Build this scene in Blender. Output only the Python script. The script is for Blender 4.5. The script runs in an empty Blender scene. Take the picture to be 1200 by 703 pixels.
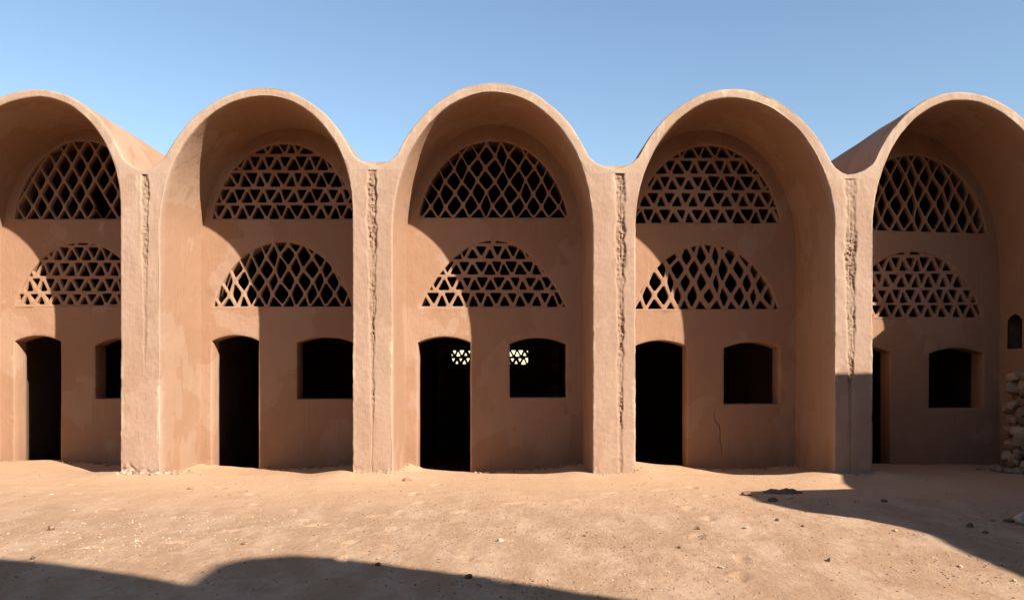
import bpy, bmesh, math, random
from mathutils import Vector, noise
from mathutils.geometry import delaunay_2d_cdt
R = math.radians
random.seed(11)
sc = bpy.context.scene
COL = sc.collection
CAMD, EYE, F, VX, VY = 11.35, 1.5, 965.0, 594.0, 430.0   # survey of the facade: metres from a scaled photo

DREC = 1.543           # depth of the open recess
def WX(px, Y=0.0): return (px - VX) / F * (Y + CAMD)
def WZ(py, Y=0.0): return EYE - (py - VY) / F * (Y + CAMD)
def sm(a, b, t):
    t = max(0.0, min(1.0, (t - a) / (b - a))); return t * t * (3 - 2 * t)
def lerp(a, b, t): return a + (b - a) * t
def nz(x, y, z, s=1.0): return noise.noise(Vector((x * s + 13.7, y * s + 5.1, z * s - 7.3)))
def table(pts, x):
    if x <= pts[0][0]: return pts[0][1]
    for (a, b), (c, d) in zip(pts, pts[1:]):
        if x <= c: return lerp(b, d, (x - a) / (c - a))
    return pts[-1][1]

# ------------------------------------------------------------------ materials
def newmat(name):
    m = bpy.data.materials.new(name); m.use_nodes = True
    nt = m.node_tree; nt.nodes.clear()
    out = nt.nodes.new('ShaderNodeOutputMaterial'); b = nt.nodes.new('ShaderNodeBsdfPrincipled')
    nt.links.new(b.outputs[0], out.inputs[0])
    b.inputs['Roughness'].default_value = 0.95
    b.inputs['Specular IOR Level'].default_value = 0.12
    return m, nt, b
class G:
    def __init__(s, nt): s.nt = nt; s.tc = nt.nodes.new('ShaderNodeTexCoord')
    def n(s, t, **k):
        o = s.nt.nodes.new(t)
        for a, v in k.items(): setattr(o, a, v)
        return o
    def l(s, a, b): s.nt.links.new(a, b)
    def noise(s, scale, detail=4, rough=0.55, vec=(1, 1, 1)):
        mp = s.n('ShaderNodeMapping'); mp.inputs['Scale'].default_value = vec
        s.l(s.tc.outputs['Object'], mp.inputs[0])
        o = s.n('ShaderNodeTexNoise'); o.inputs['Scale'].default_value = scale
        o.inputs['Detail'].default_value = detail; o.inputs['Roughness'].default_value = rough
        s.l(mp.outputs[0], o.inputs['Vector']); return o.outputs['Fac']
    def rng(s, v, a, b, c=0.0, d=1.0):
        o = s.n('ShaderNodeMapRange', interpolation_type='SMOOTHSTEP')
        for i, x in enumerate((a, b, c, d)): o.inputs[i + 1].default_value = x
        s.l(v, o.inputs[0]); return o.outputs[0]
    def math(s, op, a, b):
        o = s.n('ShaderNodeMath', operation=op)
        for i, x in enumerate((a, b)):
            if isinstance(x, (int, float)): o.inputs[i].default_value = x
            else: s.l(x, o.inputs[i])
        return o.outputs[0]
    def mix(s, f, a, b, mode='MIX'):
        o = s.n('ShaderNodeMix', data_type='RGBA', blend_type=mode)
        for i, x in ((0, f), (6, a), (7, b)):
            if isinstance(x, (int, float)): o.inputs[i].default_value = x
            elif isinstance(x, tuple): o.inputs[i].default_value = (*x, 1)
            else: s.l(x, o.inputs[i])
        return o.outputs[2]
    def bump(s, h, dist, strength=1.0, prev=None):
        o = s.n('ShaderNodeBump'); o.inputs['Distance'].default_value = dist; o.inputs['Strength'].default_value = strength
        s.l(h, o.inputs['Height'])
        if prev: s.l(prev, o.inputs['Normal'])
        return o.outputs[0]

PL_A, PL_B, PL_C = (0.314, 0.205, 0.142), (0.27, 0.168, 0.111), (0.338, 0.234, 0.171)
def plaster():
    m, nt, b = newmat('mud_plaster'); g = G(nt)
    c = g.mix(g.rng(g.noise(0.55, 5, 0.6), 0.35, 0.68), PL_A, PL_B)
    c = g.mix(g.rng(g.noise(2.3, 6, 0.65), 0.48, 0.78, 0, 0.55), c, PL_C)
    c = g.mix(g.rng(g.noise(9, 5, 0.7), 0.55, 0.8, 0, 0.35), c, (0.22, 0.123, 0.072))
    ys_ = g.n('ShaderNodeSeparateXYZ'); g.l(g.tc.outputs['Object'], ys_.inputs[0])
    c = g.mix(g.rng(ys_.outputs[1], 0.02, 0.25, 0, 0.75), c, (0.268, 0.1445, 0.081))      # sheltered plaster keeps its red earth colour, pushed redder to tint the shade
    inner_shade = g.mix(g.noise(2, 4), (0.075, 0.046, 0.031), (0.10, 0.062, 0.043))           # near-black earth colour, painting in the darkness of the rooms
    # repairs: hard edged patches of a slightly different mix
    c = g.mix(g.rng(g.noise(0.75, 4, 0.55, (1, 1, 0.8)), 0.535, 0.55, 0, 0.3), c, (0.36, 0.25, 0.18))
    c = g.mix(g.rng(g.noise(1.25, 5, 0.6, (1.1, 1, 0.7)), 0.60, 0.615, 0, 0.35), c, (0.24, 0.142, 0.09))
    # drips: narrow vertical streaks of washed out plaster
    st = g.rng(g.noise(1.0, 4, 0.6, (26, 26, 0.9)), 0.56, 0.72, 0, 0.42)
    c = g.mix(g.math('MULTIPLY', st, g.rng(g.noise(0.9, 3), 0.42, 0.62)), c, (0.335, 0.235, 0.165))
    ds = g.rng(g.noise(1.0, 3, 0.6, (9, 9, 0.5)), 0.58, 0.75, 0, 0.3)
    c = g.mix(g.math('MULTIPLY', ds, g.rng(g.noise(0.7, 3), 0.45, 0.65)), c, (0.15, 0.09, 0.058))
    sz = g.n('ShaderNodeSeparateXYZ'); g.l(g.tc.outputs['Object'], sz.inputs[0])
    damp = g.math('MULTIPLY', g.rng(g.math('ADD', sz.outputs[2], g.math('MULTIPLY', g.noise(1.1, 5, 0.7, (2.2, 2.2, 0.5)), 1.6)), 1.35, 0.75, 0, 0.55), g.rng(sz.outputs[1], 0.5, 2.2))
    c = g.mix(damp, c, (0.185, 0.105, 0.066))
    # grain
    c = g.mix(g.rng(g.noise(70, 3, 0.6), 0.35, 0.7, 0, 0.22), c, (0.195, 0.107, 0.064))
    at = g.n('ShaderNodeAttribute', attribute_name='wear'); sp = g.n('ShaderNodeSeparateColor'); g.l(at.outputs['Color'], sp.inputs[0])
    c = g.mix(sp.outputs[0], c, (0.36, 0.265, 0.185))
    c = g.mix(sp.outputs[1], c, g.mix(g.noise(25, 4), (0.16, 0.092, 0.055), (0.26, 0.165, 0.105)))
    c = g.mix(g.math('MULTIPLY', g.rng(ys_.outputs[1], DREC + 0.28, DREC + 0.36), sp.outputs[2]), c, inner_shade)
    g.l(c, b.inputs['Base Color'])
    n0 = g.bump(g.noise(1.0, 4, 0.6, (70, 20, 3)), 0.006, 0.35)
    n1 = g.bump(g.noise(3.2, 6, 0.6), 0.03, 0.45, n0)
    n2 = g.bump(g.noise(16, 5, 0.65, (1, 1, 0.45)), 0.012, 0.4, n1)
    n3 = g.bump(g.noise(85, 4, 0.7), 0.004, 0.55, n2)
    g.l(n3, b.inputs['Normal']); return m
def sand():
    m, nt, b = newmat('sandy_ground'); g = G(nt)
    a = g.mix(g.rng(g.noise(0.45, 5, 0.6), 0.35, 0.65), (0.42, 0.26, 0.155), (0.385, 0.235, 0.139))
    rough = g.mix(g.rng(g.noise(2.0, 8, 0.72, (1.3, 0.55, 1)), 0.42, 0.62), (0.365, 0.221, 0.131), (0.455, 0.297, 0.192))
    rough = g.mix(g.rng(g.noise(14, 6, 0.75, (1, 0.5, 1)), 0.52, 0.72, 0, 0.55), rough, (0.26, 0.153, 0.092))
    sx = g.n('ShaderNodeSeparateXYZ'); g.l(g.tc.outputs['Object'], sx.inputs[0])
    y = g.math('ADD', sx.outputs[1], g.math('MULTIPLY', g.math('SUBTRACT', g.noise(1.0, 5, 0.6), 0.5), 4.0))
    f = g.rng(y, -3.6, -0.9)
    c = g.mix(f, rough, a)
    c = g.mix(g.rng(g.noise(38, 4, 0.7), 0.6, 0.74, 0, 0.55), c, (0.18, 0.105, 0.066))
    c = g.mix(g.rng(g.noise(55, 3, 0.6, (1, 1, 1.3)), 0.66, 0.76, 0, 0.5), c, (0.55, 0.41, 0.295))
    g.l(c, b.inputs['Base Color'])
    amt = g.rng(y, -3.4, -0.7, 1.0, 0.3)
    h = g.math('MULTIPLY', g.noise(16, 8, 0.75, (1, 0.45, 1)), amt)
    n1 = g.bump(h, 0.05, 0.62)
    h2 = g.math('MULTIPLY', g.rng(g.noise(60, 6, 0.8, (1, 0.7, 1)), 0.4, 0.8), amt)
    n2 = g.bump(h2, 0.015, 0.5, n1)
    n3 = g.bump(g.noise(170, 3, 0.7), 0.003, 0.6, n2)
    g.l(n3, b.inputs['Normal']); return m
def stone(name, a, bcol, scale=6):
    m, nt, b = newmat(name); g = G(nt)
    oi = g.n('ShaderNodeObjectInfo')
    c = g.mix(g.rng(g.noise(scale, 6, 0.65), 0.35, 0.68), a, bcol)
    c = g.mix(g.rng(g.noise(scale * 7, 4, 0.7), 0.55, 0.8, 0, 0.4), c, tuple(x * 0.6 for x in a))
    at = g.n('ShaderNodeAttribute', attribute_name='tint')
    mul = g.mix(g.math('MULTIPLY', at.outputs['Fac'], 1.0), c, at.outputs['Color'], 'MIX')
    g.l(mul, b.inputs['Base Color'])
    n1 = g.bump(g.noise(scale * 2, 6, 0.65), 0.03, 0.6); n2 = g.bump(g.noise(scale * 12, 4, 0.7), 0.006, 0.6, n1)
    g.l(n2, b.inputs['Normal']); return m
def tinted(name):
    m, nt, b = newmat(name); g = G(nt)
    at = g.n('ShaderNodeAttribute', attribute_name='tint')
    c = g.mix(g.rng(g.noise(30, 4, 0.7), 0.5, 0.8, 0, 0.5), at.outputs['Color'], (0.2, 0.125, 0.08))
    g.l(c, b.inputs['Base Color'])
    g.l(g.bump(g.noise(60, 4, 0.7), 0.006, 0.6), b.inputs['Normal']); return m
M = {'inner_shade': stone('inner_shade_earth', (0.075, 0.046, 0.031), (0.10, 0.062, 0.043)), 'plaster': plaster(), 'sand': sand(), 'tint': tinted('loose_stone'),
     'pale': stone('pale_limestone', (0.42, 0.345, 0.265), (0.34, 0.26, 0.185)),
     'brown': stone('brown_stone', (0.19, 0.118, 0.076), (0.25, 0.16, 0.105)),
     'dark': stone('dark_stone', (0.085, 0.055, 0.04), (0.13, 0.085, 0.058)),
     'cloth': stone('weathered_sacking', (0.17, 0.11, 0.08), (0.11, 0.07, 0.052), 14)}

# ------------------------------------------------------------------ object helpers
def mesh_obj(name, verts, faces, mat, parent=None, smooth=35, attr=None, attr_name='wear'):
    me = bpy.data.meshes.new(name); me.from_pydata(verts, [], faces); me.update()
    if attr:
        ca = me.attributes.new(attr_name, 'FLOAT_COLOR', 'POINT')
        ca.data.foreach_set('color', [v for c in attr for v in (*c, 1.0)])
    bm = bmesh.new(); bm.from_mesh(me)
    bmesh.ops.recalc_face_normals(bm, faces=bm.faces); bm.to_mesh(me); bm.free()
    if smooth:
        me.shade_smooth(); me.set_sharp_from_angle(angle=R(smooth))
    me.materials.append(mat)
    o = bpy.data.objects.new(name, me); COL.objects.link(o)
    if parent: o.parent = parent
    return o
def tag(o, label=None, cat=None, group=None, kind=None):
    if label: o['label'] = label
    if cat: o['category'] = cat
    if group: o['group'] = group
    if kind: o['kind'] = kind
    return o
def empty(name, loc, label, cat, group=None):
    o = bpy.data.objects.new(name, None); COL.objects.link(o); o.location = loc; o.empty_display_size = 0.3
    return tag(o, label, cat, group)

# ------------------------------------------------------------------ the bays (photo survey)
# xl, xr: opening jambs;  xa, ya: crown of the opening;  yl, yr: springing;  off: ring thickness at the crown
BAYS = [dict(xl=-352, xr=-126, xa=-228, ya=117, yl=270, yr=255, off=10),
        dict(xl=-79, xr=141, xa=45, ya=114, yl=270, yr=245, off=9.5),
        dict(xl=187, xr=413, xa=309, ya=112.5, yl=270, yr=248, off=10),
        dict(xl=460, xr=694.5, xa=577, ya=108, yl=270, yr=270, off=11),
        dict(xl=745, xr=978, xa=857, ya=115, yl=265, yr=270, off=11),
        dict(xl=1023, xr=1250, xa=1124, ya=118, yl=270, yr=300, off=10.5)]
# valleys between the vaults: x, y of the lip, rise of the fill behind the lip (m)
VAL = [(-380, 200, 0), (-102, 199, 0), (168, 199, 0), (439, 194, 186.5), (721, 198, 191), (994, 204.5, 0), (1285, 206, 0)]
DROOM = 7.5            # back of the rooms
AR = 0.028             # rounded arris

def inner_x(b, z, side):
    """x of the opening's edge at height z; side -1 left, +1 right"""
    B = BAYS[b]
    zs = WZ(B['yl'] if side < 0 else B['yr']); za = WZ(B['ya'])
    e = WX(B['xl'] if side < 0 else B['xr']); xa = WX(B['xa'])
    if z <= zs: return e
    f = min(1.0, (z - zs) / (za - zs))
    return xa + (e - xa) * math.sqrt(max(0.0, 1 - f * f))
def inner_t(b, side, th):
    B = BAYS[b]; zs = WZ(B['yl'] if side < 0 else B['yr']); za = WZ(B['ya'])
    e = WX(B['xl'] if side < 0 else B['xr']); xa = WX(B['xa'])
    x = xa + (e - xa) * math.cos(th); z = zs + (za - zs) * math.sin(th)
    # outward normal of the ellipse
    n = Vector((math.cos(th) / (e - xa), math.sin(th) / (za - zs))); n.normalize()
    return Vector((x, z)), n

def wall_noise(x, y, z):
    return 0.012 * nz(x, y, z, 0.9) + 0.006 * nz(x, y, z, 2.7) + 0.0022 * nz(x, y, z, 9)
SIDE = [0.08, 0.16, 0.28, 0.42, 0.56, 0.7, 0.84, 0.98, 1.1, 1.22, 1.34, 1.46, 1.6, 1.9, 2.5, 3.6, 5.2, DROOM + 0.25]

# groove down each pier: x, top y, bottom y, strength of the lower part
GROOVE = {2: (169.5, 204, 410, 0.4), 3: (436, 198, 478, 0.7), 4: (727, 199, 556, 0.75), 5: (997, 206, 500, 0.8)}
building = empty('vaulted_building', (0, 0, 0), 'long ochre mud plaster building with open barrel vaulted bays and pierced lattice screens', 'building')

def pier(k):
    """pier left of bay k (between bay k-1 and bay k)"""
    vx, vy, rise = VAL[k]
    ztop = WZ(vy) - 0.06; zbot = -0.8
    fine = 2 <= k <= 5
    nrow = 380 if fine or k == len(BAYS) else 90
    ncol = 52 if fine else 12
    verts, attr, faces, rows = [], [], [], []
    for j in range(nrow + 1):
        z = lerp(zbot, ztop, j / nrow)
        xL = inner_x(k - 1, z, 1) if k > 0 else WX(VAL[0][0]) - 0.3
        xR = inner_x(k, z, -1) if k < len(BAYS) else WX(VAL[-1][0]) + 0.5
        # the arris has been knocked and is uneven lower down
        chipL = 0.012 * max(0, nz(xL, 3, z, 6)) * (z < 2.2) + 0.004 * nz(xL, 1, z, 15)
        chipR = 0.012 * max(0, nz(xR, 8, z, 6)) * (z < 2.2) + 0.004 * nz(xR, 1, z, 15)
        row = []
        def add(x, y, z, w, g): row.append(len(verts)); verts.append((x, y, z)); attr.append((w, g, 1.0))
        pale = lambda s: 0.8 * sm(0.12, 0.34, nz(xL * 3 + s, 2, z, 1.7) + nz(s, 7, z, 11) * 0.35) * (1.0 if z < 2.6 else 0.3)
        pl, pr = pale(0), pale(31)
        LS = SIDE if k < len(BAYS) else sorted(set(SIDE) | {0.98 + 0.36 * q / 14 for q in range(15)})
        for y in reversed(LS): add(xL + wall_noise(xL, y, z), y, z, 0, 0)
        add(xL + chipL, 0.022, z, pl * 0.5, 0); add(xL + 0.003 + chipL, 0.009, z, pl, 0); add(xL + 0.009 + chipL, 0.002, z, pl, 0)
        x0, x1 = xL + 0.018 + chipL, xR - 0.018 - chipR
        for i in range(ncol + 1):
            u = i / ncol; x = lerp(x0, x1, u)
            d = 0.010 * nz(x, 0, z, 1.3) + 0.004 * nz(x, 0, z, 5) + 0.0022 * nz(x, 0, z, 18)
            w = 0.0; g = 0.0
            edge = min(x - x0, x1 - x)
            w = sm(0.032, 0.006, edge + 0.02 * nz(x, 4, z, 14)) * (pl if u < 0.5 else pr)
            if k in GROOVE:
                gx, gy0, gy1, low = GROOVE[k]
                zt, zb = WZ(gy0), WZ(gy1)
                c = WX(gx) + 0.010 * nz(0, k * 9, z, 1.6) + 0.007 * nz(0, k * 9, z, 7)
                f = sm(zt + 0.015, zt - 0.02, z + 0.035 * nz(x, k, 1, 24))                    # starts abruptly under the lip
                depth = lerp(low, 1, sm(zb, zt, z)) * f * sm(zb - 0.3, zb + 0.2, z)
                hw = {2: 0.6, 3: 0.85, 4: 0.85, 5: 1.0}[k] * lerp(0.028, 0.076, sm(zb, lerp(zb, zt, 0.75), z)) * (1 + 0.5 * nz(x, k, z, 7) + 0.35 * nz(k, 2, z, 2.5))
                q = abs(x - c) / max(hw, 0.008)
                inside = sm(1.15, 0.65, q) * depth
                lump = (0.5 + 0.55 * nz(x, k * 3, z, 20) + 0.5 * nz(x, k * 5, z * 1.2, 44)) * lerp(0.35, 1.15, sm(-0.3, 0.25, nz(k * 5, 2, z, 1.9)))
                d += inside * (0.005 + 0.034 * max(0, lump))
                g = max(g, min(1, inside * (0.3 + 0.7 * max(0, lump))))
                # hairline crack carrying on to the ground
                cc = c + 0.012 * nz(3, k, z, 4)
                crack = sm(0.009, 0.003, abs(x - cc)) * (0.5 + 0.5 * sm(-0.15, 0.2, nz(1, k * 7, z, 3))) * f * (1.0 if k != 2 else 0.25)
                d += crack * 0.007; g = max(g, crack * 0.45)
                # washed out pale drips beside the spout of the groove
                dr = sm(zt - 0.75, zt - 0.05, z + 0.3 * nz(x, 3, 0, 22)) * sm(0.2, 0.05, abs(x - c)) * sm(0.0, 0.35, nz(x, k, z * 0.04, 30))
                w = max(w, dr * 0.75 * (1 - g))
            # broken plaster at the foot
            foot = sm(0.16, 0.02, z + 0.10 * nz(x, 5, 0, 5)) * (1.0 if k == 2 else 0.35)
            d += foot * (0.012 + 0.035 * nz(x, 9, z, 17)); w = max(w, foot * max(0, nz(x, 2, z, 13) * 1.6 + 0.3)); g = max(g, foot * max(0, nz(x, 12, z, 15) * 1.2))
            add(x, d, z, min(1, w), min(1, g))
        add(xR - 0.009 - chipR, 0.002, z, pr, 0); add(xR - 0.003 - chipR, 0.009, z, pr, 0); add(xR - chipR, 0.022, z, pr * 0.5, 0)
        for y in SIDE: add(xR - wall_noise(xR, y, z), y, z, 0, 0)
        rows.append(row)
    for a, b in zip(rows, rows[1:]):
        n = len(a)
        for i in range(n - 1):
            q = (a[i], a[i + 1], b[i + 1], b[i])
            if k == len(BAYS) :                       # arched niche in the last bay's right wall
                y = sum(verts[t][1] for t in q) / 4; z = sum(verts[t][2] for t in q) / 4
                if i < len(LS) - 1 and 0.98 < y < 1.34 and 1.78 < z < 2.21 + 0.09 * math.cos((y - 1.16) / 0.18 * 1.5): continue
            faces.append(q)
        faces.append((a[-1], a[0], b[0], b[-1]))
    o = mesh_obj('pier', verts, faces, M['plaster'], building, 50, attr)
    if k == len(BAYS):
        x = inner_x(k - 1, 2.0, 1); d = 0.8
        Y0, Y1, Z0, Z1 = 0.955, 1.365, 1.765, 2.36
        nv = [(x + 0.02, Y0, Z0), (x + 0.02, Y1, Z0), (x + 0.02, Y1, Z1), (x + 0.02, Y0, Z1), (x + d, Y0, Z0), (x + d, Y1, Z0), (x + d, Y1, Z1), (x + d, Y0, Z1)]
        mesh_obj('niche', nv, [(4, 5, 6, 7), (0, 1, 5, 4), (1, 2, 6, 5), (2, 3, 7, 6), (3, 0, 4, 7)], M['inner_shade'], o, 0)  # near-black lining colour stands in for the deep shade of the niche
    return o
piers = {}
for k in range(len(BAYS) + 1): piers[k] = pier(k)

def vault(b):
    """the vault over bay b: intrados, front ring and extrados in one shell"""
    B = BAYS[b]; pts = []
    NT = 44
    for side in (-1, 1):
        vx, vy, rise = VAL[b] if side < 0 else VAL[b + 1]
        zl = WZ(vy); zs = WZ(B['yl'] if side < 0 else B['yr']); za = WZ(B['ya'])
        th0 = math.asin((zl - zs) / (za - zs))
        def off(th):
            p, n = inner_t(b, side, th); t = lerp(13.0, B['off'], sm(0.3, 1.3, th)) / 85
            return p + n * t
        the = th0
        while off(the).y < zl + 0.19: the += 0.004
        pe = off(the); tan = (off(the + 0.01) - off(the - 0.01)).normalized()
        pv = Vector((WX(vx), zl)); L = (pe - pv).length
        half = []
        for i in range(NT + 1):
            th = lerp(th0, math.pi / 2, (i / NT))
            p, n = inner_t(b, side, th)
            if th < the:
                s = (th - th0) / (the - th0)
                d0 = Vector((-side, 0)) * L * 0.7; d1 = tan * L * 0.9
                h = (2*s**3 - 3*s**2 + 1) * pv + (s**3 - 2*s**2 + s) * d0 + (-2*s**3 + 3*s**2) * pe + (s**3 - s**2) * d1
                o = h; val = 1 - s
            else: o = off(th); val = 0
            if i == 0:                                  # bed joint on the pier, below the lip
                q0 = Vector((inner_x(b, zl - 0.06, side), zl - 0.06)); half.append((q0, n, Vector((WX(vx), zl - 0.06)), rise))
            half.append((p, n, o, rise))
        pts += half if side < 0 else list(reversed(half))[1:]
    verts, attr, faces, rows = [], [], [], []
    NC = 8
    outs = [q[2] for q in pts]
    for i, (p, n, o, rise) in enumerate(pts):
        t = (outs[min(i + 1, len(outs) - 1)] - outs[max(i - 1, 0)]); on = Vector((-t.y, t.x)).normalized()
        row = []
        def add(x, y, z, w=0, g=0, i_=0): row.append(len(verts)); verts.append((x, y, z)); attr.append((w, g, i_))
        def inn(d): q = p + n * d; return q.x, q.y
        for y in reversed(SIDE):
            x, z = inn(wall_noise(p.x, y, p.y)); add(x, y, z, 0, 0, 1)
        for d, y in ((0.0, 0.022), (0.003, 0.009), (0.009, 0.002)):
            x, z = inn(d + 0.004 * nz(p.x, 1, p.y, 12) + 0.006 * nz(p.x, 1, p.y, 4)); add(x, y, z)
        end = i in (0, len(pts) - 1); near_end = i in (1, len(pts) - 2)
        if end: on = Vector((0, 0)); n = Vector((1 if i else -1, 0))
        elif near_end: on = Vector((0, 1))
        a = p + n * 0.018; c = o - on * 0.018
        for q in range(NC + 1):
            u = q / NC; x, z = lerp(a.x, c.x, u), lerp(a.y, c.y, u)
            d = 0.010 * nz(x, 0, z, 1.3) + 0.004 * nz(x, 0, z, 5) + 0.0022 * nz(x, 0, z, 18)
            w = 0.22 + 0.9 * sm(-0.1, 0.4, nz(x, 6, z, 1.6)) * sm(0.05, 0.4, nz(x * 20, 3, z * 2, 1.0)) + 0.5 * sm(0.45, 1, u) * sm(-0.35, 0.3, nz(x, 3, z, 5))
            add(x, d, z, min(1, w))
        for d, y in ((0.009, 0.002), (0.003, 0.009), (0.0, 0.022)):
            q = o - on * (d + 0.004 * nz(o.x, 1, o.y, 11) + 0.009 * nz(o.x, 1, o.y, 3.2) + 0.012 * max(0, nz(o.x, 4, o.y, 7) - 0.25)); add(q.x, y, q.y)
        for y in SIDE:
            q = o + on * (wall_noise(o.x, y + 30, o.y) * 1.6 - 0.009 * nz(o.x, 1, o.y, 3.2)); zf = max(q.y, WZ(rise) + 0.006 * nz(q.x, y, 4, 6)) if rise else q.y; add(q.x, y, lerp(q.y, zf, sm(0.04, 0.15, y)))
        rows.append(row)
    for a, c in zip(rows, rows[1:]):
        for i in range(len(a) - 1): faces.append((a[i], a[i + 1], c[i + 1], c[i]))
        faces.append((a[-1], a[0], c[0], c[-1]))
    return mesh_obj('vault', verts, faces, M['plaster'], building, 50, attr)
vaults = {b: vault(b) for b in range(len(BAYS))}

# ------------------------------------------------------------------ walls with openings
def inside(poly, x, y):
    c = False; n = len(poly)
    for i in range(n):
        x1, y1 = poly[i]; x2, y2 = poly[i - 1]
        if (y1 > y) != (y2 > y) and x < (x2 - x1) * (y - y1) / (y2 - y1) + x1: c = not c
    return c
def ccw(poly):
    s = sum(poly[i - 1][0] * poly[i][1] - poly[i][0] * poly[i - 1][1] for i in range(len(poly)))
    return poly if s > 0 else poly[::-1]
def offset_poly(poly, d):
    """d > 0 grows a ccw polygon"""
    out = []; n = len(poly)
    for i in range(n):
        p0, p1, p2 = Vector(poly[i - 1]), Vector(poly[i]), Vector(poly[(i + 1) % n])
        a = (p1 - p0); c = (p2 - p1)
        if a.length < 1e-7 or c.length < 1e-7: out.append(tuple(p1)); continue
        a.normalize(); c.normalize()
        n1 = Vector((a.y, -a.x)); n2 = Vector((c.y, -c.x)); m = n1 + n2
        if m.length < 1e-4: m = n1
        m = m / max(0.35, m.length_squared / 2) * 1.0
        m = (n1 + n2) / max(0.6, 1 + n1.dot(n2))
        out.append((p1.x + m.x * d, p1.y + m.y * d))
    return out
def clip(poly, cl):
    for i in range(len(cl)):
        a, c = Vector(cl[i - 1]), Vector(cl[i]); e = c - a; out = []
        if not poly: return []
        for j in range(len(poly)):
            p, q = Vector(poly[j - 1]), Vector(poly[j])
            dp = e.x * (p.y - a.y) - e.y * (p.x - a.x); dq = e.x * (q.y - a.y) - e.y * (q.x - a.x)
            if (dp >= 0) != (dq >= 0):
                t = dp / (dp - dq); out.append(tuple(p.lerp(q, t)))
            if dq >= 0: out.append(tuple(q))
        poly = out
    return poly
def area(p): return abs(sum(p[i - 1][0] * p[i][1] - p[i][0] * p[i - 1][1] for i in range(len(p)))) / 2
def resample(poly, step):
    out = []
    for i in range(len(poly)):
        a, c = Vector(poly[i - 1]), Vector(poly[i]); n = max(1, int((c - a).length / step))
        for k in range(n): out.append(tuple(a.lerp(c, (k + 1) / n)))
    return out

def slab(name, outer, holes, Y, thick, parent, grid=0.09, rough=1.0, arris=0.02, mat=None, back=True, wearf=None, cracks=()):
    """a plate in the xz plane with rounded openings, real thickness"""
    outer = resample(ccw(outer), 0.12); holes = [ccw(h) for h in holes]
    ar = [arris] * len(holes) + [0.002] * len(cracks); holes += [ccw(h) for h in cracks]
    big = [offset_poly(h, q) for h, q in zip(holes, ar)]
    disp = lambda x, z: rough * (0.014 * nz(x, Y, z, 0.8) + 0.006 * nz(x, Y, z, 2.8) + 0.003 * nz(x, Y, z, 7))
    verts, faces, attr = [], [], []
    def plate(loops, y, use):
        pts, edges = [], []
        for lp in loops:
            s = len(pts); pts += [Vector(p) for p in lp]; edges += [(s + i, s + (i + 1) % len(lp)) for i in range(len(lp))]
        if grid:
            x0, x1 = min(p[0] for p in outer), max(p[0] for p in outer); z0, z1 = min(p[1] for p in outer), max(p[1] for p in outer)
            x = x0 + grid / 2
            while x < x1:
                z = z0 + grid / 2
                while z < z1:
                    q = (x + random.uniform(-.25, .25) * grid, z + random.uniform(-.25, .25) * grid)
                    if inside(loops[0], *q) and not any(inside(h, *q) for h in loops[1:]): pts.append(Vector(q))
                    z += grid
                x += grid
        vo, eo, fo, ov, oe, of = delaunay_2d_cdt(pts, edges, [], 0, 1e-6)
        s = len(verts)
        for v in vo:
            verts.append((v.x, y + disp(v.x, v.y), v.y)); attr.append((wearf(v.x, v.y) if wearf else 0, 0, 1))
        for f in fo:
            cx = sum(vo[i].x for i in f) / len(f); cz = sum(vo[i].y for i in f) / len(f)
            if inside(loops[0], cx, cz) and not any(inside(h, cx, cz) for h in loops[1:]):
                faces.append(tuple(s + i for i in f))
    plate([outer] + big, Y, True)
    if back: plate([outer] + holes, Y + thick, True)
    for h, arris in zip(holes, ar):
        rings = [(offset_poly(h, arris), 0), (offset_poly(h, arris * .35), arris * .3), (offset_poly(h, 0), arris), (h, thick * .5), (h, thick)]
        base = []
        for lp, dy in rings:
            base.append(len(verts))
            for x, z in lp:
                verts.append((x, Y + dy + disp(x, z), z)); attr.append((wearf(x, z) if wearf else 0, 0, 1))
        n = len(h)
        for a, c in zip(base, base[1:]):
            for i in range(n): faces.append((a + i, a + (i + 1) % n, c + (i + 1) % n, c + i))
    n = len(outer); s = len(verts)
    for x, z in outer: verts.append((x, Y + disp(x, z), z)); attr.append((0, 0, 0))
    for x, z in outer: verts.append((x, Y + thick + disp(x, z), z)); attr.append((0, 0, 0))
    for i in range(n): faces.append((s + i, s + (i + 1) % n, s + n + (i + 1) % n, s + n + i))
    me_bm = mesh_obj(name, verts, faces, mat or M['plaster'], None, 50, attr)
    me = me_bm.data
    bm = bmesh.new(); bm.from_mesh(me); bmesh.ops.remove_doubles(bm, verts=bm.verts, dist=0.0004)
    bmesh.ops.recalc_face_normals(bm, faces=bm.faces); bm.to_mesh(me); bm.free(); me.set_sharp_from_angle(angle=R(50))
    me_bm.parent = parent
    return me_bm

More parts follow.
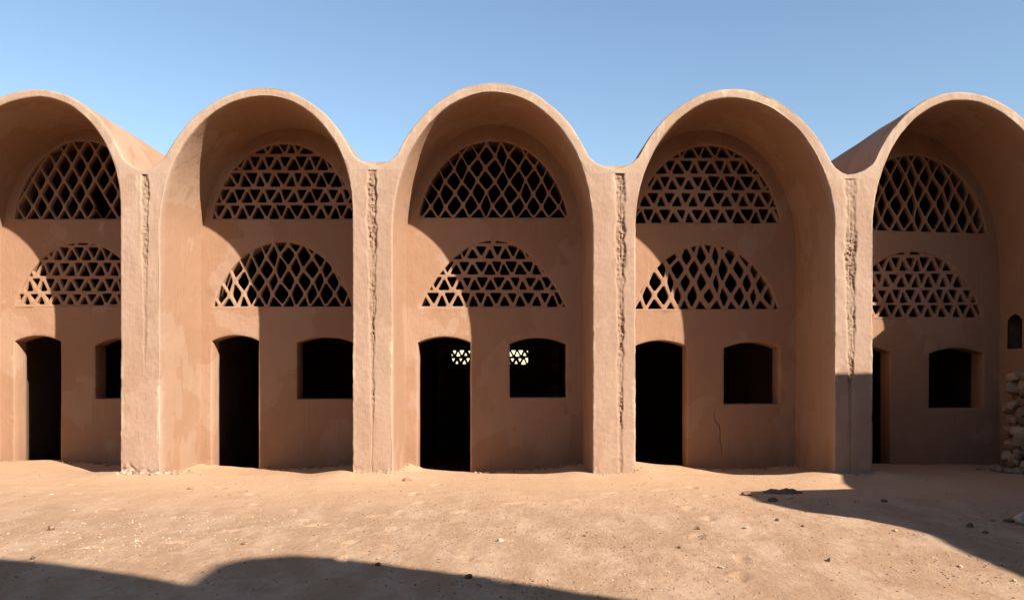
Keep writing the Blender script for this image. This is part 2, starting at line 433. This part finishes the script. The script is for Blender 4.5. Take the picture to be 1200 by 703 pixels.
def seg_arch(xl, xr, yc, ya, yb, Y, n=12, wob=0.006):
    """opening with straight jambs and a flat segmental head; photo survey coordinates at depth Y"""
    out = []
    x0, x1, zc, za, zb = WX(xl, Y), WX(xr, Y), WZ(yc, Y), WZ(ya, Y), WZ(yb, Y)
    for i in range(13): out.append((x0 + wob * nz(x0, 2, i * .9), lerp(zb, zc, i / 12)))
    for i in range(1, n):
        u = i / n; out.append((lerp(x0, x1, u), zc + (za - zc) * (1 - (2 * u - 1) ** 2) + wob * 0.5 * nz(u * 4, x0, 1)))
    for i in range(13): out.append((x1 + wob * nz(x1, 5, i * .9), lerp(zc, zb, i / 12)))
    return ccw(out)
def lunette(xl, xr, xa, ya, yb, mixp, Y, n=30, yb2=None):
    out = []
    yb2 = yb2 or yb
    for i in range(2 * n + 1):
        u = i / n - 1                       # -1..1 left to right, h = height fraction
        h = math.sin((1 - abs(u)) * math.pi / 2)
        fx = lerp(math.sqrt(max(0, 1 - h * h)), math.sqrt(max(0, 1 - h)), mixp)
        px = xa + (xl - xa) * fx if u < 0 else xa + (xr - xa) * fx
        base = lerp(yb, yb2, (px - xl) / (xr - xl))
        out.append((WX(px, Y), WZ(base + (ya - base) * h, Y)))
    return ccw(out)

def hsh(i, j, s): return random.Random(i * 7919 + j * 104729 + s * 31).uniform(-1, 1)
def chaikin(p):
    out = []
    for i in range(len(p)):
        a, c = p[i - 1], p[i]
        out += [(lerp(a[0], c[0], .14), lerp(a[1], c[1], .14)), (lerp(a[0], c[0], .86), lerp(a[1], c[1], .86))]
    return out
def cells_diamond(w, h, x0, y0, bw, seed, box, jit=2.1):
    """node (i, j) of the lattice sits at x0 + i*w/2, y0 + j*h where i + j is even"""
    xl, xr, yt, yb = box; out = []
    def N(i, j): return (x0 + i * w / 2 + jit * hsh(i, j, seed), y0 + j * h + jit * 0.8 * hsh(i, j, seed + 1))
    for j in range(-14, 15):
        for i in range(-60, 61):
            if (i + j) % 2 == 0: continue           # cell centres
            cx, cy = x0 + i * w / 2, y0 + j * h
            if not (xl - w < cx < xr + w and yt - h < cy < yb + h): continue
            b = bw * (1 + 0.4 * hsh(i, j, seed + 5))
            out.append(([N(i - 1, j), N(i, j - 1), N(i + 1, j), N(i, j + 1)], b))
    return out
def cells_tri(w, rows, x0, bw, seed, box, jit=1.8):
    """rows: list of y of the horizontal bars from the sill up"""
    xl, xr, yt, yb = box; out = []
    for r in range(len(rows) - 1):
        ya, yb_ = rows[r], rows[r + 1]; ph = x0 + w * 0.5 * (r % 2) * 0.3 + 2.5 * hsh(r, 1, seed)
        n0 = int((xl - ph) / w) - 2; n1 = int((xr - ph) / w) + 2
        lo = lambda i: (ph + i * w + jit * hsh(i, r, seed + 2), ya)
        hi = lambda i: (ph + (i + .5) * w + jit * hsh(i, r, seed + 3), yb_)
        for i in range(n0, n1):
            b = bw * (1 + 0.4 * hsh(i, r, seed + 4))
            out.append(([lo(i), hi(i), lo(i + 1)], b)); out.append(([hi(i), lo(i + 1), hi(i + 1)], b))
    return out
def lattice(lun, cells, Y, parent, thick=0.085, gap=None):
    hole_lim = offset_poly(lun, 0.008); outer = offset_poly(lun, 0.03)
    holes = []; used = []
    pix = (Y + CAMD) / F
    for poly, bw in cells:
        p = ccw([(WX(x, Y), WZ(y, Y)) for x, y in poly])
        if gap and (inside(gap, sum(q[0] for q in p) / len(p), sum(q[1] for q in p) / len(p))): continue
        q = offset_poly(p, -bw * 0.5 * pix)
        if len(p) == 3:                              # an inset triangle, done exactly
            A = area(p); per = sum((Vector(p[i]) - Vector(p[i - 1])).length for i in range(3)); r = 2 * A / per
            if r < bw * 0.55 * pix: continue
            s = 1 - bw * 0.5 * pix / r
            la = [(Vector(p[1]) - Vector(p[2])).length, (Vector(p[2]) - Vector(p[0])).length, (Vector(p[0]) - Vector(p[1])).length]
            ic = (sum(la[i] * p[i][0] for i in range(3)) / per, sum(la[i] * p[i][1] for i in range(3)) / per)
            q = [(lerp(ic[0], v[0], s), lerp(ic[1], v[1], s)) for v in p]
        q = clip(q, hole_lim)
        if len(q) < 3 or area(q) < 0.0011: continue
        q = chaikin(q)
        cl = []
        for v in q:
            if not cl or (Vector(v) - Vector(cl[-1])).length > 0.004: cl.append(v)
        if (Vector(cl[0]) - Vector(cl[-1])).length < 0.004: cl.pop()
        if len(cl) >= 3: holes.append(ccw(cl))
    if gap:
        q = clip(gap, hole_lim); holes.append(ccw(resample(q, 0.08)))
    return slab('lattice_screen', outer, holes, Y + 0.016, thick, parent, grid=0, rough=0.7, arris=0.004)

Y = DREC
SPEC = {
 1: dict(door=(16.6, 71, 400, 393.5, 610), win=(112, 172, 405, 396, 467),
         up=('d', 17, 173, 97, 165, 256.6, .3, dict(w=18.4, h=15.9, x0=37.5, y0=242.2, bw=2.3, jit=0.7)),
         lo=('t', 18.8, 171, 95, 284.5, 358, .45, dict(w=17, x0=22, bw=2.9, rows=[358.5, 342.6, 324.7, 306, 288, 270]))),
 2: dict(door=(248, 303, 399.6, 393, 610), win=(348.5, 414, 401.5, 395, 467.5),
         up=('t', 249, 417, 333, 168.5, 256.7, .3, dict(w=18, x0=258.5, bw=2.5, rows=[257.5, 238.7, 220, 200.5, 181.3, 163])),
         lo=('d', 250, 412, 331, 284, 359, .45, dict(w=17.8, h=15, x0=284.5, y0=344.8, bw=2.5))),
 3: dict(door=(489.5, 551, 401.5, 394.5, 610), win=(597.5, 664, 403, 395.5, 466),
         up=('d', 491, 665, 578, 165, 255, .3, dict(w=18.8, h=14.8, x0=503.5, y0=241, bw=1.9)),
         lo=('t', 492.5, 663, 578, 282, 360, .85, dict(w=18.8, x0=505, bw=2.9, rows=[360.5, 341.2, 323, 304.7, 286, 268]))),
 4: dict(door=(743, 805, 406, 399, 610), win=(848.5, 913, 408, 401, 473.5),
         up=('t', 744, 914, 831, 170.5, 261.8, .3, dict(w=19.3, x0=762, bw=2.8, rows=[262.5, 243.5, 223.8, 205, 186, 167])),
         lo=('d', 743, 911.5, 829, 287, 362, .5, dict(w=17.9, h=15.7, x0=768, y0=347, bw=4.4))),
 5: dict(door=(983, 1043, 413, 406, 610), win=(1089, 1151.5, 414.5, 408, 478.5),
         up=('d', 986, 1156, 1069, 182, 268.5, .3, dict(w=17.2, h=16.3, x0=1035, y0=256, bw=2.1), 273.5),
         lo=('t', 988, 1151, 1070, 295, 370.8, .5, dict(w=16.8, x0=1030, bw=3.1, rows=[373, 356, 338, 319, 300, 282]), 373)),
}
SPEC[0] = dict(door=(-235, -178, 400, 393.5, 610), win=(-130, -72, 405, 396, 467), up=None, lo=None)
def profile(b, grow):
    z0 = -0.9; za = WZ(BAYS[b]['ya']); out = [(inner_x(b, z0, -1) - grow, z0)]
    for s in (-1, 1):
        zs = WZ(BAYS[b]['yl'] if s < 0 else BAYS[b]['yr']); half = []
        for i in range(31):
            p, n = inner_t(b, s, i / 30 * math.pi / 2); p = p + n * grow; half.append((p.x, p.y))
        out += half if s < 0 else half[::-1][1:]
    out.append((inner_x(b, z0, 1) + grow, z0))
    return out
for b in range(len(BAYS)):
    S = SPEC[b]; holes = []; lats = []
    for key, seed in (('up', 3), ('lo', 17)):
        if not S[key]: continue
        t = S[key]; kind, xl, xr, xa, ya, yb, mp, o = t[:8]; yb2 = t[8] if len(t) > 8 else None
        L = lunette(xl, xr, xa, ya, yb, mp, Y, yb2=yb2); holes.append(L)
        box = (xl, xr, ya, max(yb, yb2 or 0))
        cells = cells_diamond(o['w'], o['h'], o['x0'], o['y0'], o['bw'], seed + b * 50, box, o.get('jit', 2.1)) if kind == 'd' else cells_tri(o['w'], o['rows'], o['x0'], o['bw'], seed + b * 50, box)
        lats.append((L, cells, key))
    holes.append(seg_arch(*S['door'], Y)); holes.append(seg_arch(*S['win'], Y))
    crk = []
    if b == 4:
        line = [(838.6, 478), (837.2, 486), (838.6, 493), (843.4, 498.5), (844.2, 508), (843.6, 516), (846, 525), (845.4, 534)]
        hw = [0.12, 0.3, 0.42, 0.6, 0.3, 0.5, 0.28, 0.12]
        crk = [[(WX(x - h, Y), WZ(y, Y)) for (x, y), h in zip(line, hw)] + [(WX(x + h, Y), WZ(y, Y)) for (x, y), h in reversed(list(zip(line, hw)))]]
    wf = None
    if b == 1: wf = lambda x, z: 0.7 * sm(WX(110, Y), WX(113, Y), x) * sm(WX(127, Y), WX(123, Y), x) * sm(WZ(282, Y), WZ(262, Y), z) * sm(WZ(256, Y), WZ(259, Y), z) * sm(0.0, 0.3, nz(x, 2, z * 0.12, 17))
    rw = slab('recess_wall', profile(b, 0.03), holes, Y, 0.34, building, grid=0.065 if b != 1 else 0.045, arris=0.016, cracks=crk, wearf=wf)
    for L, cells, key in lats:
        gap = None
        if b == 1 and key == 'up':
            gap = ccw([(WX(x, Y), WZ(y, Y)) for x, y in ((103.8, 255.6), (109.8, 244.5), (109.9, 239.5), (103.2, 226.6), (111.1, 213), (119.3, 227), (128.4, 242.8), (136.6, 255.6))])
        lattice(L, cells, Y, rw, gap=gap)
    zf = WZ(381, Y); fl = [(inner_x(b, 2, -1) - 0.05, zf), (inner_x(b, 2, 1) + 0.05, zf)]
    fv = [(x, y_, z_) for y_ in (DREC + 0.31, DROOM + 0.05) for x, z_ in ((fl[0][0], zf), (fl[1][0], zf), (fl[1][0], zf + 0.16), (fl[0][0], zf + 0.16))]
    mesh_obj('light_stop_slab', fv, [(0, 1, 2, 3), (4, 5, 6, 7), (0, 1, 5, 4), (1, 2, 6, 5), (2, 3, 7, 6), (3, 0, 4, 7)], M['plaster'], building, 0)  # unseen slab added to keep lattice light out of the lower rooms
    # far wall of the room; the middle bay has a low pierced window in it
    rholes = []
    if b == 3:
        YR = DROOM
        k = (YR + CAMD)
        rx0, rx1, rz0, rz1 = WX(528.5, YR), WX(619, YR), WZ(427, YR), WZ(410, YR)
        rect = [(rx0, rz0), (rx1, rz0), (rx1, rz1), (rx0, rz1)]
        rholes.append(rect)
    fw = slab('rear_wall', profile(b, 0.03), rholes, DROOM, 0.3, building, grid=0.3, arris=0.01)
    if rholes:
        cs = cells_tri(8.7, [427.8, 418.3, 409.3], 531, 2.5, 77, (528, 619, 409, 428), jit=0.5)
        lattice(ccw(rholes[0]), cs, DROOM, fw, thick=0.1)

# ------------------------------------------------------------------ ground
FLOOR = [(0, .03), (70, .03), (110, .0), (150, -.04), (230, -.03), (255, -.09), (303, -.10), (400, -.05), (480, -.05), (495, -.13), (550, -.15), (600, -.12),
         (680, -.04), (745, -.02), (800, -.05), (830, -.09), (930, -.09), (1000, -.02), (1200, -.03)]
def ground_z(x, y):
    px = VX + x * F / (CAMD + DREC)
    r = sm(0.1, 0.7, y)
    z = r * table(FLOOR, px)
    z -= 0.5 * sm(DREC + 0.12, DREC + 0.42, y) * sm(20, 9, abs(x)) * sm(12, 7.6, y)          # room floors lie lower than the drifted sand
    z += 0.02 * nz(x, y, 0, 0.35) * sm(2, -1, y) + 0.012 * nz(x, y, 0, 1.1) + 0.005 * nz(x, y, 3, 4.5)
    # sand banked against the foot of the piers
    for k in (2, 3, 4, 5):
        cx = (inner_x(k - 1, 0, 1) + inner_x(k, 0, -1)) / 2
        if abs(x - cx) < 1.2: z += (0.045 + 0.03 * nz(x, 7, 0, 2)) * sm(-0.7, 0.0, y) * sm(1.1, 0.25, abs(x - cx))
    rough = sm(-0.9, -4.0, y)
    z += rough * (0.005 * nz(x, y * 0.5, 9, 2.6) + 0.004 * nz(x, y * 0.5, 5, 8) + 0.003 * nz(x, y * 0.6, 2, 17))
    return z
def axis(f0, f1, step, far):
    out = []; x = f0
    while x < f1: out.append(x); x += step
    d = step
    a, b = [], []
    x = out[-1]
    while x < far: d *= 1.35; x += d; b.append(x)
    d = step; x = out[0]
    while x > -far: d *= 1.35; x -= d; a.append(x)
    return a[::-1] + out + b
xs, ys = axis(-8.6, 8.6, 0.036, 1500), axis(-6.7, 2.1, 0.027, 1500)
gv, gf = [], []
for y in ys:
    for x in xs:
        near = abs(x) < 30 and abs(y) < 30
        gv.append((x, y, ground_z(x, y) if near else 0.0))
nx = len(xs)
# faint footprints trodden towards the doors
import bisect
def footprint(x, y, a, side):
    ca, sa = math.cos(a), math.sin(a); x += -sa * 0.09 * side; y += ca * 0.09 * side
    for j in range(bisect.bisect(ys, y - 0.25), bisect.bisect(ys, y + 0.25)):
        for i in range(bisect.bisect(xs, x - 0.25), bisect.bisect(xs, x + 0.25)):
            dx, dy = xs[i] - x, ys[j] - y
            u = (dx * ca + dy * sa) / 0.15; v = (-dx * sa + dy * ca) / (0.055 + 0.012 * math.copysign(1, dx * ca + dy * sa))
            r = math.hypot(u, v); k = j * nx + i; p = gv[k]
            gv[k] = (p[0], p[1], p[2] - 0.016 * sm(1.1, 0.6, r) + 0.006 * sm(0.9, 1.2, r) * sm(1.8, 1.2, r))
frnd = random.Random(4)
for (x0, y0), (x1, y1) in (((-1.6, -6.4), (-0.75, -0.3)), ((0.4, -6.2), (-3.9, -0.5)), ((-4.0, -5.0), (2.3, -0.9)), ((1.6, -6.3), (2.4, -0.4)), ((-3.4, -3.2), (-6.2, -0.4))):
    L = math.hypot(x1 - x0, y1 - y0); a = math.atan2(y1 - y0, x1 - x0); m = int(L / 0.68)
    for q in range(m):
        t = (q + frnd.uniform(-.12, .12)) / m
        footprint(lerp(x0, x1, t) + 0.12 * math.sin(t * 7 + x0) + frnd.uniform(-.04, .04), lerp(y0, y1, t), a + frnd.uniform(-.15, .15), 1 if q % 2 else -1)
for j in range(len(ys) - 1):
    for i in range(nx - 1):
        a = j * nx + i; gf.append((a, a + 1, a + nx + 1, a + nx))
ground = mesh_obj('ground', gv, gf, M['sand'], None, 60); ground['kind'] = 'structure'

# ------------------------------------------------------------------ stones
def rock_geo(sub, size, seed, ang=0.55, flat=0.7):
    rnd = random.Random(seed); bm = bmesh.new(); bmesh.ops.create_icosphere(bm, subdivisions=sub, radius=1)
    planes = []
    for _ in range(9):
        n = Vector((rnd.gauss(0, 1), rnd.gauss(0, 1), rnd.gauss(0, 1))).normalized(); planes.append((n, rnd.uniform(ang, 0.92)))
    o = Vector((seed * 1.7, seed * .3, 2))
    sx = Vector((rnd.uniform(.8, 1.2), rnd.uniform(.7, 1.0), flat * rnd.uniform(.8, 1.15)))
    for v in bm.verts:
        c = v.co.copy()
        for n, d in planes:
            t = c.dot(n)
            if t > d: c -= n * (t - d) * 0.92
        c *= 1 + 0.12 * noise.noise(c * 1.8 + o) + 0.05 * noise.noise(c * 5 + o)
        v.co = Vector((c.x * sx.x, c.y * sx.y, c.z * sx.z)) * size
    bm.verts.index_update()
    vs = [v.co.copy() for v in bm.verts]; fs = [tuple(v.index for v in f.verts) for f in bm.faces]; bm.free(); return vs, fs
def at(px, py, size=0.0):
    D = EYE * F / (py - VY); y = D - CAMD; x = (px - VX) / F * D
    for _ in range(3):
        z = ground_z(x, y); D = (EYE - z) * F / (py - VY); y = D - CAMD; x = (px - VX) / F * D
    return x, y, ground_z(x, y)
def stone_obj(px, py, wpx, mat, seed, label, flat=0.7, cat='stone', name='stone'):
    x, y, z = at(px, py); size = wpx / F * (y + CAMD) / 2
    vs, fs = rock_geo(3, size, seed, flat=flat)
    a = random.Random(seed).uniform(0, 6.28); ca, sa = math.cos(a), math.sin(a)
    vs = [(v.x * ca - v.y * sa, v.x * sa + v.y * ca, v.z) for v in vs]
    o = mesh_obj(name, vs, fs, M[mat], None, 40); o.location = (x, y, z + size * flat * 0.45)
    return tag(o, label, cat, 'loose stones lying on the courtyard ground')
STONES = [
 (586, 634, 10, 'pale', .5, 'white stone lying alone on the sunlit ground in front of the middle bay'),
 (549, 677, 10, 'dark', .8, 'dark round stone at the edge of the foreground shadow near the picture centre'),
 (443, 662, 9, 'dark', .6, 'dark stone straddling the foreground shadow edge right of the shadow hump'),
 (38, 655, 6, 'dark', .9, 'small dark stone on the edge of the foreground shadow at far left'),
 (60, 621, 9, 'brown', .9, 'brown stone upright on the pebbly sunlit ground at left'),
 (875, 580, 13, 'brown', .6, 'brown stone at the left tip of the long shadow before the fourth bay'),
 (906, 587, 14, 'dark', .45, 'flat dark stone inside the tip of the long shadow on the right'),
 (925, 583, 11, 'pale', .3, 'thin pale slab of stone inside the tip of the long shadow'),
 (911, 610, 7, 'dark', .6, 'small dark stone on lit ground just below the long shadow'),
 (874, 619, 8, 'pale', .7, 'pale stone on lit ground below the tip of the long shadow'),
 (941, 617, 5, 'dark', .7, 'tiny dark stone on lit ground below the middle of the long shadow'),
 (1036, 588, 9, 'dark', .6, 'dark stone in the shade in front of the pier beside the last bay'),
 (1137, 617, 10, 'dark', .8, 'squarish dark stone in the shade at right, left of the flat dark one'),
 (1154, 624, 11, 'dark', .35, 'flat dark stone in the shade at right, nearest the shadow edge'),
 (1182, 611, 13, 'dark', .4, 'long dark flat stone in the shade left of the big pale stone'),
 (1163, 610, 7, 'brown', .4, 'small brown stone in the shade between two dark flat stones'),
 (1172, 662, 9, 'brown', .5, 'brown stone sitting on the shadow edge near the right border'),
 (1197, 614, 24, 'pale', .9, 'large pale boulder in the shade at the right border'),
 (1049, 622, 7, 'pale', .5, 'pale stone at the lower edge of the long shadow on the right'),
 (845, 665, 9, 'pale', .35, 'flat whitish stone on the rough sunlit foreground at right'),
 (1125, 664, 7, 'pale', .5, 'small whitish stone on sunlit ground below the right hand shadow'),
 (1189, 681, 8, 'pale', .5, 'whitish stone on sunlit ground close to the lower right corner'),
 (819, 620, 6, 'brown', .8, 'small brown stone on sunlit ground before the fourth bay'),
 (222, 573, 8, 'brown', .4, 'low brown stone on smooth sand before the second bay'),
 (686, 628, 6, 'brown', .5, 'small brown stone on sunlit sand before the third pier from the left'),
 (796, 642, 6, 'dark', .6, 'small dark stone on rough sunlit ground right of the middle bay'),
 (973, 657, 11, 'brown', .5, 'brown stone half sunk in the rough lit ground on the right'),
 (287, 638, 9, 'brown', .6, 'brown stone just above the hump of the foreground shadow'),
 (60, 580, 6, 'pale', .5, 'small pale stone on smooth sand before the leftmost bay'),
 (588, 607, 7, 'pale', .25, 'thin pale chip on the sand in front of the middle window'),
 (477, 521 + 42, 10, 'brown', .5, 'crumbled plaster lump at the foot of the pier left of the middle bay')]
for i, (px, py, w, mat, fl, lab) in enumerate(STONES): stone_obj(px, py, w, mat, 100 + i * 7, lab, fl)

# crumpled sacking at the tip of the shadow
x, y, z = at(917, 577)
sv, sf = [], []
NX, NY = 34, 14
for top in (1, 0):
    for j in range(NY + 1):
        for i in range(NX + 1):
            u, v = i / NX, j / NY
            w = 0.44; X = (u - .5) * w + 0.02 * nz(u * 5, v * 3, 1); Yv = (v - .5) * 0.2 * (0.55 + 0.6 * math.sin(u * 3.14)) + 0.03 * nz(u * 4, 2, v)
            e = min(u, 1 - u, v, 1 - v)
            h = 0.012 + sm(0, .25, e) * (0.022 + 0.026 * nz(u * 6, v * 2.2, 4) + 0.014 * nz(u * 13, v * 5, 8))
            sv.append((X, Yv, h if top else -0.012))
n = (NX + 1) * (NY + 1)
for t in (0, 1):
    for j in range(NY):
        for i in range(NX):
            a = t * n + j * (NX + 1) + i; sf.append((a, a + 1, a + NX + 2, a + NX + 1))
rim = [i for i in range(NX + 1)] + [j * (NX + 1) + NX for j in range(1, NY + 1)] + [NY * (NX + 1) + i for i in range(NX - 1, -1, -1)] + [j * (NX + 1) for j in range(NY - 1, 0, -1)]
for a, c in zip(rim, rim[1:] + rim[:1]): sf.append((a, c, c + n, a + n))
o = mesh_obj('sacking', sv, sf, M['cloth'], None, 60); o.location = (x, y, z)
tag(o, 'crumpled dark scrap of sacking lying along the top edge of the long shadow', 'rag')

# gravel: uncountable pebbles and crumbs
rnd = random.Random(5)
tv, tf, ta = [], [], []
protos = [rock_geo(1, 1.0, 900 + i, flat=.6) for i in range(14)]
PAL = [(.42, .335, .25), (.34, .245, .17), (.25, .155, .10), (.19, .115, .072), (.29, .19, .125), (.12, .075, .052)]
def pebble(x, y, s, col):
    vs, fs = rnd.choice(protos); b = len(tv); a = rnd.uniform(0, 6.28); ca, sa = math.cos(a) * s, math.sin(a) * s
    z = ground_z(x, y) + s * 0.2
    for v in vs: tv.append((x + v.x * ca - v.y * sa, y + v.x * sa + v.y * ca, z + v.z * s)); ta.append(col)
    for f in fs: tf.append(tuple(b + i for i in f))
cnt = 0
while cnt < 14000:
    y = rnd.uniform(-6.4, 0.0); x = rnd.uniform(-7, 7)
    if abs(x) > 0.68 * (y + CAMD) + .3: continue
    d = 0.25 + 0.75 * sm(-0.15, 0.35, nz(x, y, 7, .7)); d *= lerp(0.18, 1, sm(-1.2, -4, y))
    if x < -2.0 and -5.5 < y < -2.6: d = min(1, d * 1.7)
    if rnd.random() > d: continue
    s = 0.0026 + 0.011 * rnd.random() ** 5
    c = rnd.choices(PAL, (4, 4, 2, 2, 2, 1) if (-4.2 < x < -2.3 and -5.0 < y < -3.0) else (0.5, 2.4, 4, 3.2, 4, 1.6))[0]; pebble(x, y, s, c); cnt += 1
# crumbs of plaster along the foot of the walls inside the recesses
for b in (1, 2, 3, 4):
    for _ in range(130):
        u = rnd.random(); x = lerp(inner_x(b, 0, -1), inner_x(b, 0, 1), u); y = DREC - abs(rnd.gauss(0, .12)) - .03
        if SPEC[b]['door'][0] - 4 < VX + x * F / (CAMD + DREC) < SPEC[b]['door'][1] + 4: continue
        pebble(x, y, 0.01 + 0.03 * rnd.random() ** 2, rnd.choice(PAL[1:5]))
for k, nn in ((2, 210), (3, 55), (4, 45), (5, 35)):
    xl, xr = inner_x(k - 1, 0, 1), inner_x(k, 0, -1)
    for _ in range(nn):
        x = rnd.uniform(xl, xr + 0.35); y = -abs(rnd.gauss(0, .06)) - 0.005 if x < xr else rnd.uniform(-.1, .9)
        pebble(x, y, 0.006 + (0.042 if k == 2 else 0.024) * rnd.random() ** 2.5, rnd.choices(PAL, (0.8, 4, 3, 1, 3, .3))[0])
gr = mesh_obj('gravel', tv, tf, M['tint'], None, 18, ta, 'tint'); tag(gr, 'scattered pebbles and crumbs on the sandy ground', 'gravel', kind='stuff')

# rubble stacked in the last bay against its right wall
rv, rf, ra = [], [], []
XW = inner_x(5, 0.5, 1)
z = 0.0; lay = 0
while z < 1.42:
    t = z / 1.45; wdt = lerp(0.40, 0.2, t); h = rnd.uniform(.11, .2)
    for yy in [0.12 + i * 0.17 for i in range(5)]:
        nx_ = 3 if t < .5 else 2
        for c in range(nx_):
            s = rnd.uniform(.075, .145); vs, fs = rock_geo(2, s, rnd.randrange(9999), ang=.38, flat=.85); b = len(rv)
            ox = XW - 0.05 - wdt * (c + rnd.uniform(.1, .9)) / nx_; oy = yy + rnd.uniform(-.07, .07); oz = z + rnd.uniform(-.03, .05)
            a = rnd.uniform(0, 6.28); ca, sa = math.cos(a), math.sin(a)
            col = rnd.choice([(.22, .14, .088), (.27, .18, .115), (.17, .105, .066), (.31, .215, .145)])
            for v in vs: rv.append((ox + v.x * ca - v.y * sa, oy + v.x * sa + v.y * ca, oz + v.z)); ra.append(col)
            for f in fs: rf.append(tuple(b + i for i in f))
    z += h * 0.85
cb = len(rv)
for j in range(9):
    zz = -0.05 + j * 0.17; wq = lerp(0.27, 0.10, j / 8)
    for i in range(7):
        yy = 0.05 + i * 0.13; rv.append((XW - wq + 0.05 * nz(yy * 7, zz * 7, 3), yy, zz)); ra.append((.2, .12, .075))
    rv.append((XW + 0.05, 0.83, zz)); rv.append((XW + 0.05, 0.05, zz)); ra += [(.2, .12, .075)] * 2
for j in range(8):
    for i in range(9): rf.append((cb + j * 9 + i, cb + j * 9 + (i + 1) % 9, cb + (j + 1) * 9 + (i + 1) % 9, cb + (j + 1) * 9 + i))
rf.append(tuple(cb + 72 + i for i in range(9)))
for _ in range(26):
    s = rnd.uniform(.035, .085); vs, fs = rock_geo(2, s, rnd.randrange(9999), flat=.7); b = len(rv)
    ox = XW - 0.38 - abs(rnd.gauss(0, .1)); oy = rnd.uniform(0, 1.0)
    for v in vs: rv.append((ox + v.x, oy + v.y, ground_z(ox, oy) + s * .4 + v.z)); ra.append((.25, .18, .13))
    for f in fs: rf.append(tuple(b + i for i in f))
rub = mesh_obj('rubble_wall', rv, rf, M['tint'], None, 24, ra, 'tint')
tag(rub, 'heap of rough rubble stones stacked against the side wall of the shaded rightmost bay', 'rubble wall')

# ------------------------------------------------------------------ the two structures that throw the shadows
def prism(pts, axis_, a0, a1, nm, label, cat):
    """extrude a profile: axis_ 'x' = profile in y,z; axis_ 'y' = profile in x,z"""
    vs = []
    for a in (a0, a1):
        for u, w in pts: vs.append((a, u, w) if axis_ == 'x' else (u, a, w))
    n = len(pts); fs = [tuple(range(n)), tuple(range(2 * n - 1, n - 1, -1))]
    for i in range(n): fs.append((i, (i + 1) % n, n + (i + 1) % n, n + i))
    o = mesh_obj(nm, vs, fs, M['plaster'], None, 0); return tag(o, label, cat)
KX, KZ = 1.141, 0.959                # sun: metres left and down per metre travelled towards the facade
side = [(-10.8, 3.5), (-9.49, 3.56), (-8.47, 3.55), (-7.69, 3.5), (-7.31, 3.55), (-7.14, 3.76), (-7.08, 4.07), (-6.69, 4.30), (-6.2, 4.32), (-5.86, 4.24), (-5.15, 3.70), (-4.32, 3.04), (-3.10, 2.86), (-3.06, 4.35), (-2.5, 3.82), (-0.3, 3.76), (0.08, 3.76)]
prism([(-10.8, -0.4)] + side + [(0.08, -0.4)], 'x', 7.9, 8.35, 'courtyard_wall', 'broken topped mud wall running forward from the right end of the building, shading the last bay', 'wall')
hump = [(-9, 6.0), (1.0, 6.0), (3.0, 6.5), (4.2, 7.3), (4.69, 7.61), (5.12, 7.66), (5.43, 7.5), (5.68, 7.3), (5.88, 7.06), (5.97, 6.86), (6.11, 6.95), (6.34, 7.17), (6.59, 7.4), (6.85, 7.55), (7.14, 7.66), (7.53, 7.72), (7.76, 7.61), (7.93, 7.45), (8.06, 7.27), (8.3, 6.95), (8.52, 6.66), (8.62, 6.52), (9.0, 5.9), (9.4, 5.0)]
prism([(-9, -0.4)] + hump + [(9.4, -0.4)], 'y', -12.85, -13.3, 'courtyard_building', 'mud building with humped roofline on the near side of the courtyard, throwing the foreground shadow', 'building')

# ------------------------------------------------------------------ light, camera
AZ = math.atan(KX); EL = math.atan(KZ / math.hypot(1, KX))
w = bpy.data.worlds.new('World'); sc.world = w; w.use_nodes = True
nt = w.node_tree; bg = nt.nodes['Background']; sky = nt.nodes.new('ShaderNodeTexSky')
sky.sky_type = 'NISHITA'; sky.sun_disc = False; sky.sun_elevation = EL
sunpos = Vector((math.sin(AZ), -math.cos(AZ)))          # towards the sun, seen from above
sky.sun_rotation = math.atan2(sunpos.x, sunpos.y)
sky.air_density = 1.2; sky.dust_density = 0.2; sky.ozone_density = 2.2; sky.altitude = 100
nt.links.new(sky.outputs[0], bg.inputs[0]); bg.inputs[1].default_value = 0.067
sl = bpy.data.lights.new('sun', 'SUN'); sl.energy = 5.0; sl.angle = R(0.53); sl.color = (1.0, 0.94, 0.85)
so = bpy.data.objects.new('sun', sl); COL.objects.link(so)
d = Vector((-KX, 1.0, -KZ)); so.rotation_euler = d.to_track_quat('-Z', 'Y').to_euler(); so.location = (8, -12, 12)
cam = bpy.data.cameras.new('camera'); co = bpy.data.objects.new('camera', cam); COL.objects.link(co)
co.location = (0, -CAMD, EYE); co.rotation_euler = (R(90), 0, 0)
cam.sensor_fit = 'HORIZONTAL'; cam.sensor_width = 36; cam.lens = F / 1200 * 36
cam.shift_x = (600 - VX) / 1200; cam.shift_y = (VY - 351.5) / 1200; cam.clip_end = 4000
sc.camera = co
sc.view_settings.view_transform = 'Standard'; sc.view_settings.look = 'None'; sc.view_settings.gamma = 1.0
sc.view_settings.use_curve_mapping = False; sc.view_settings.exposure = 1.4
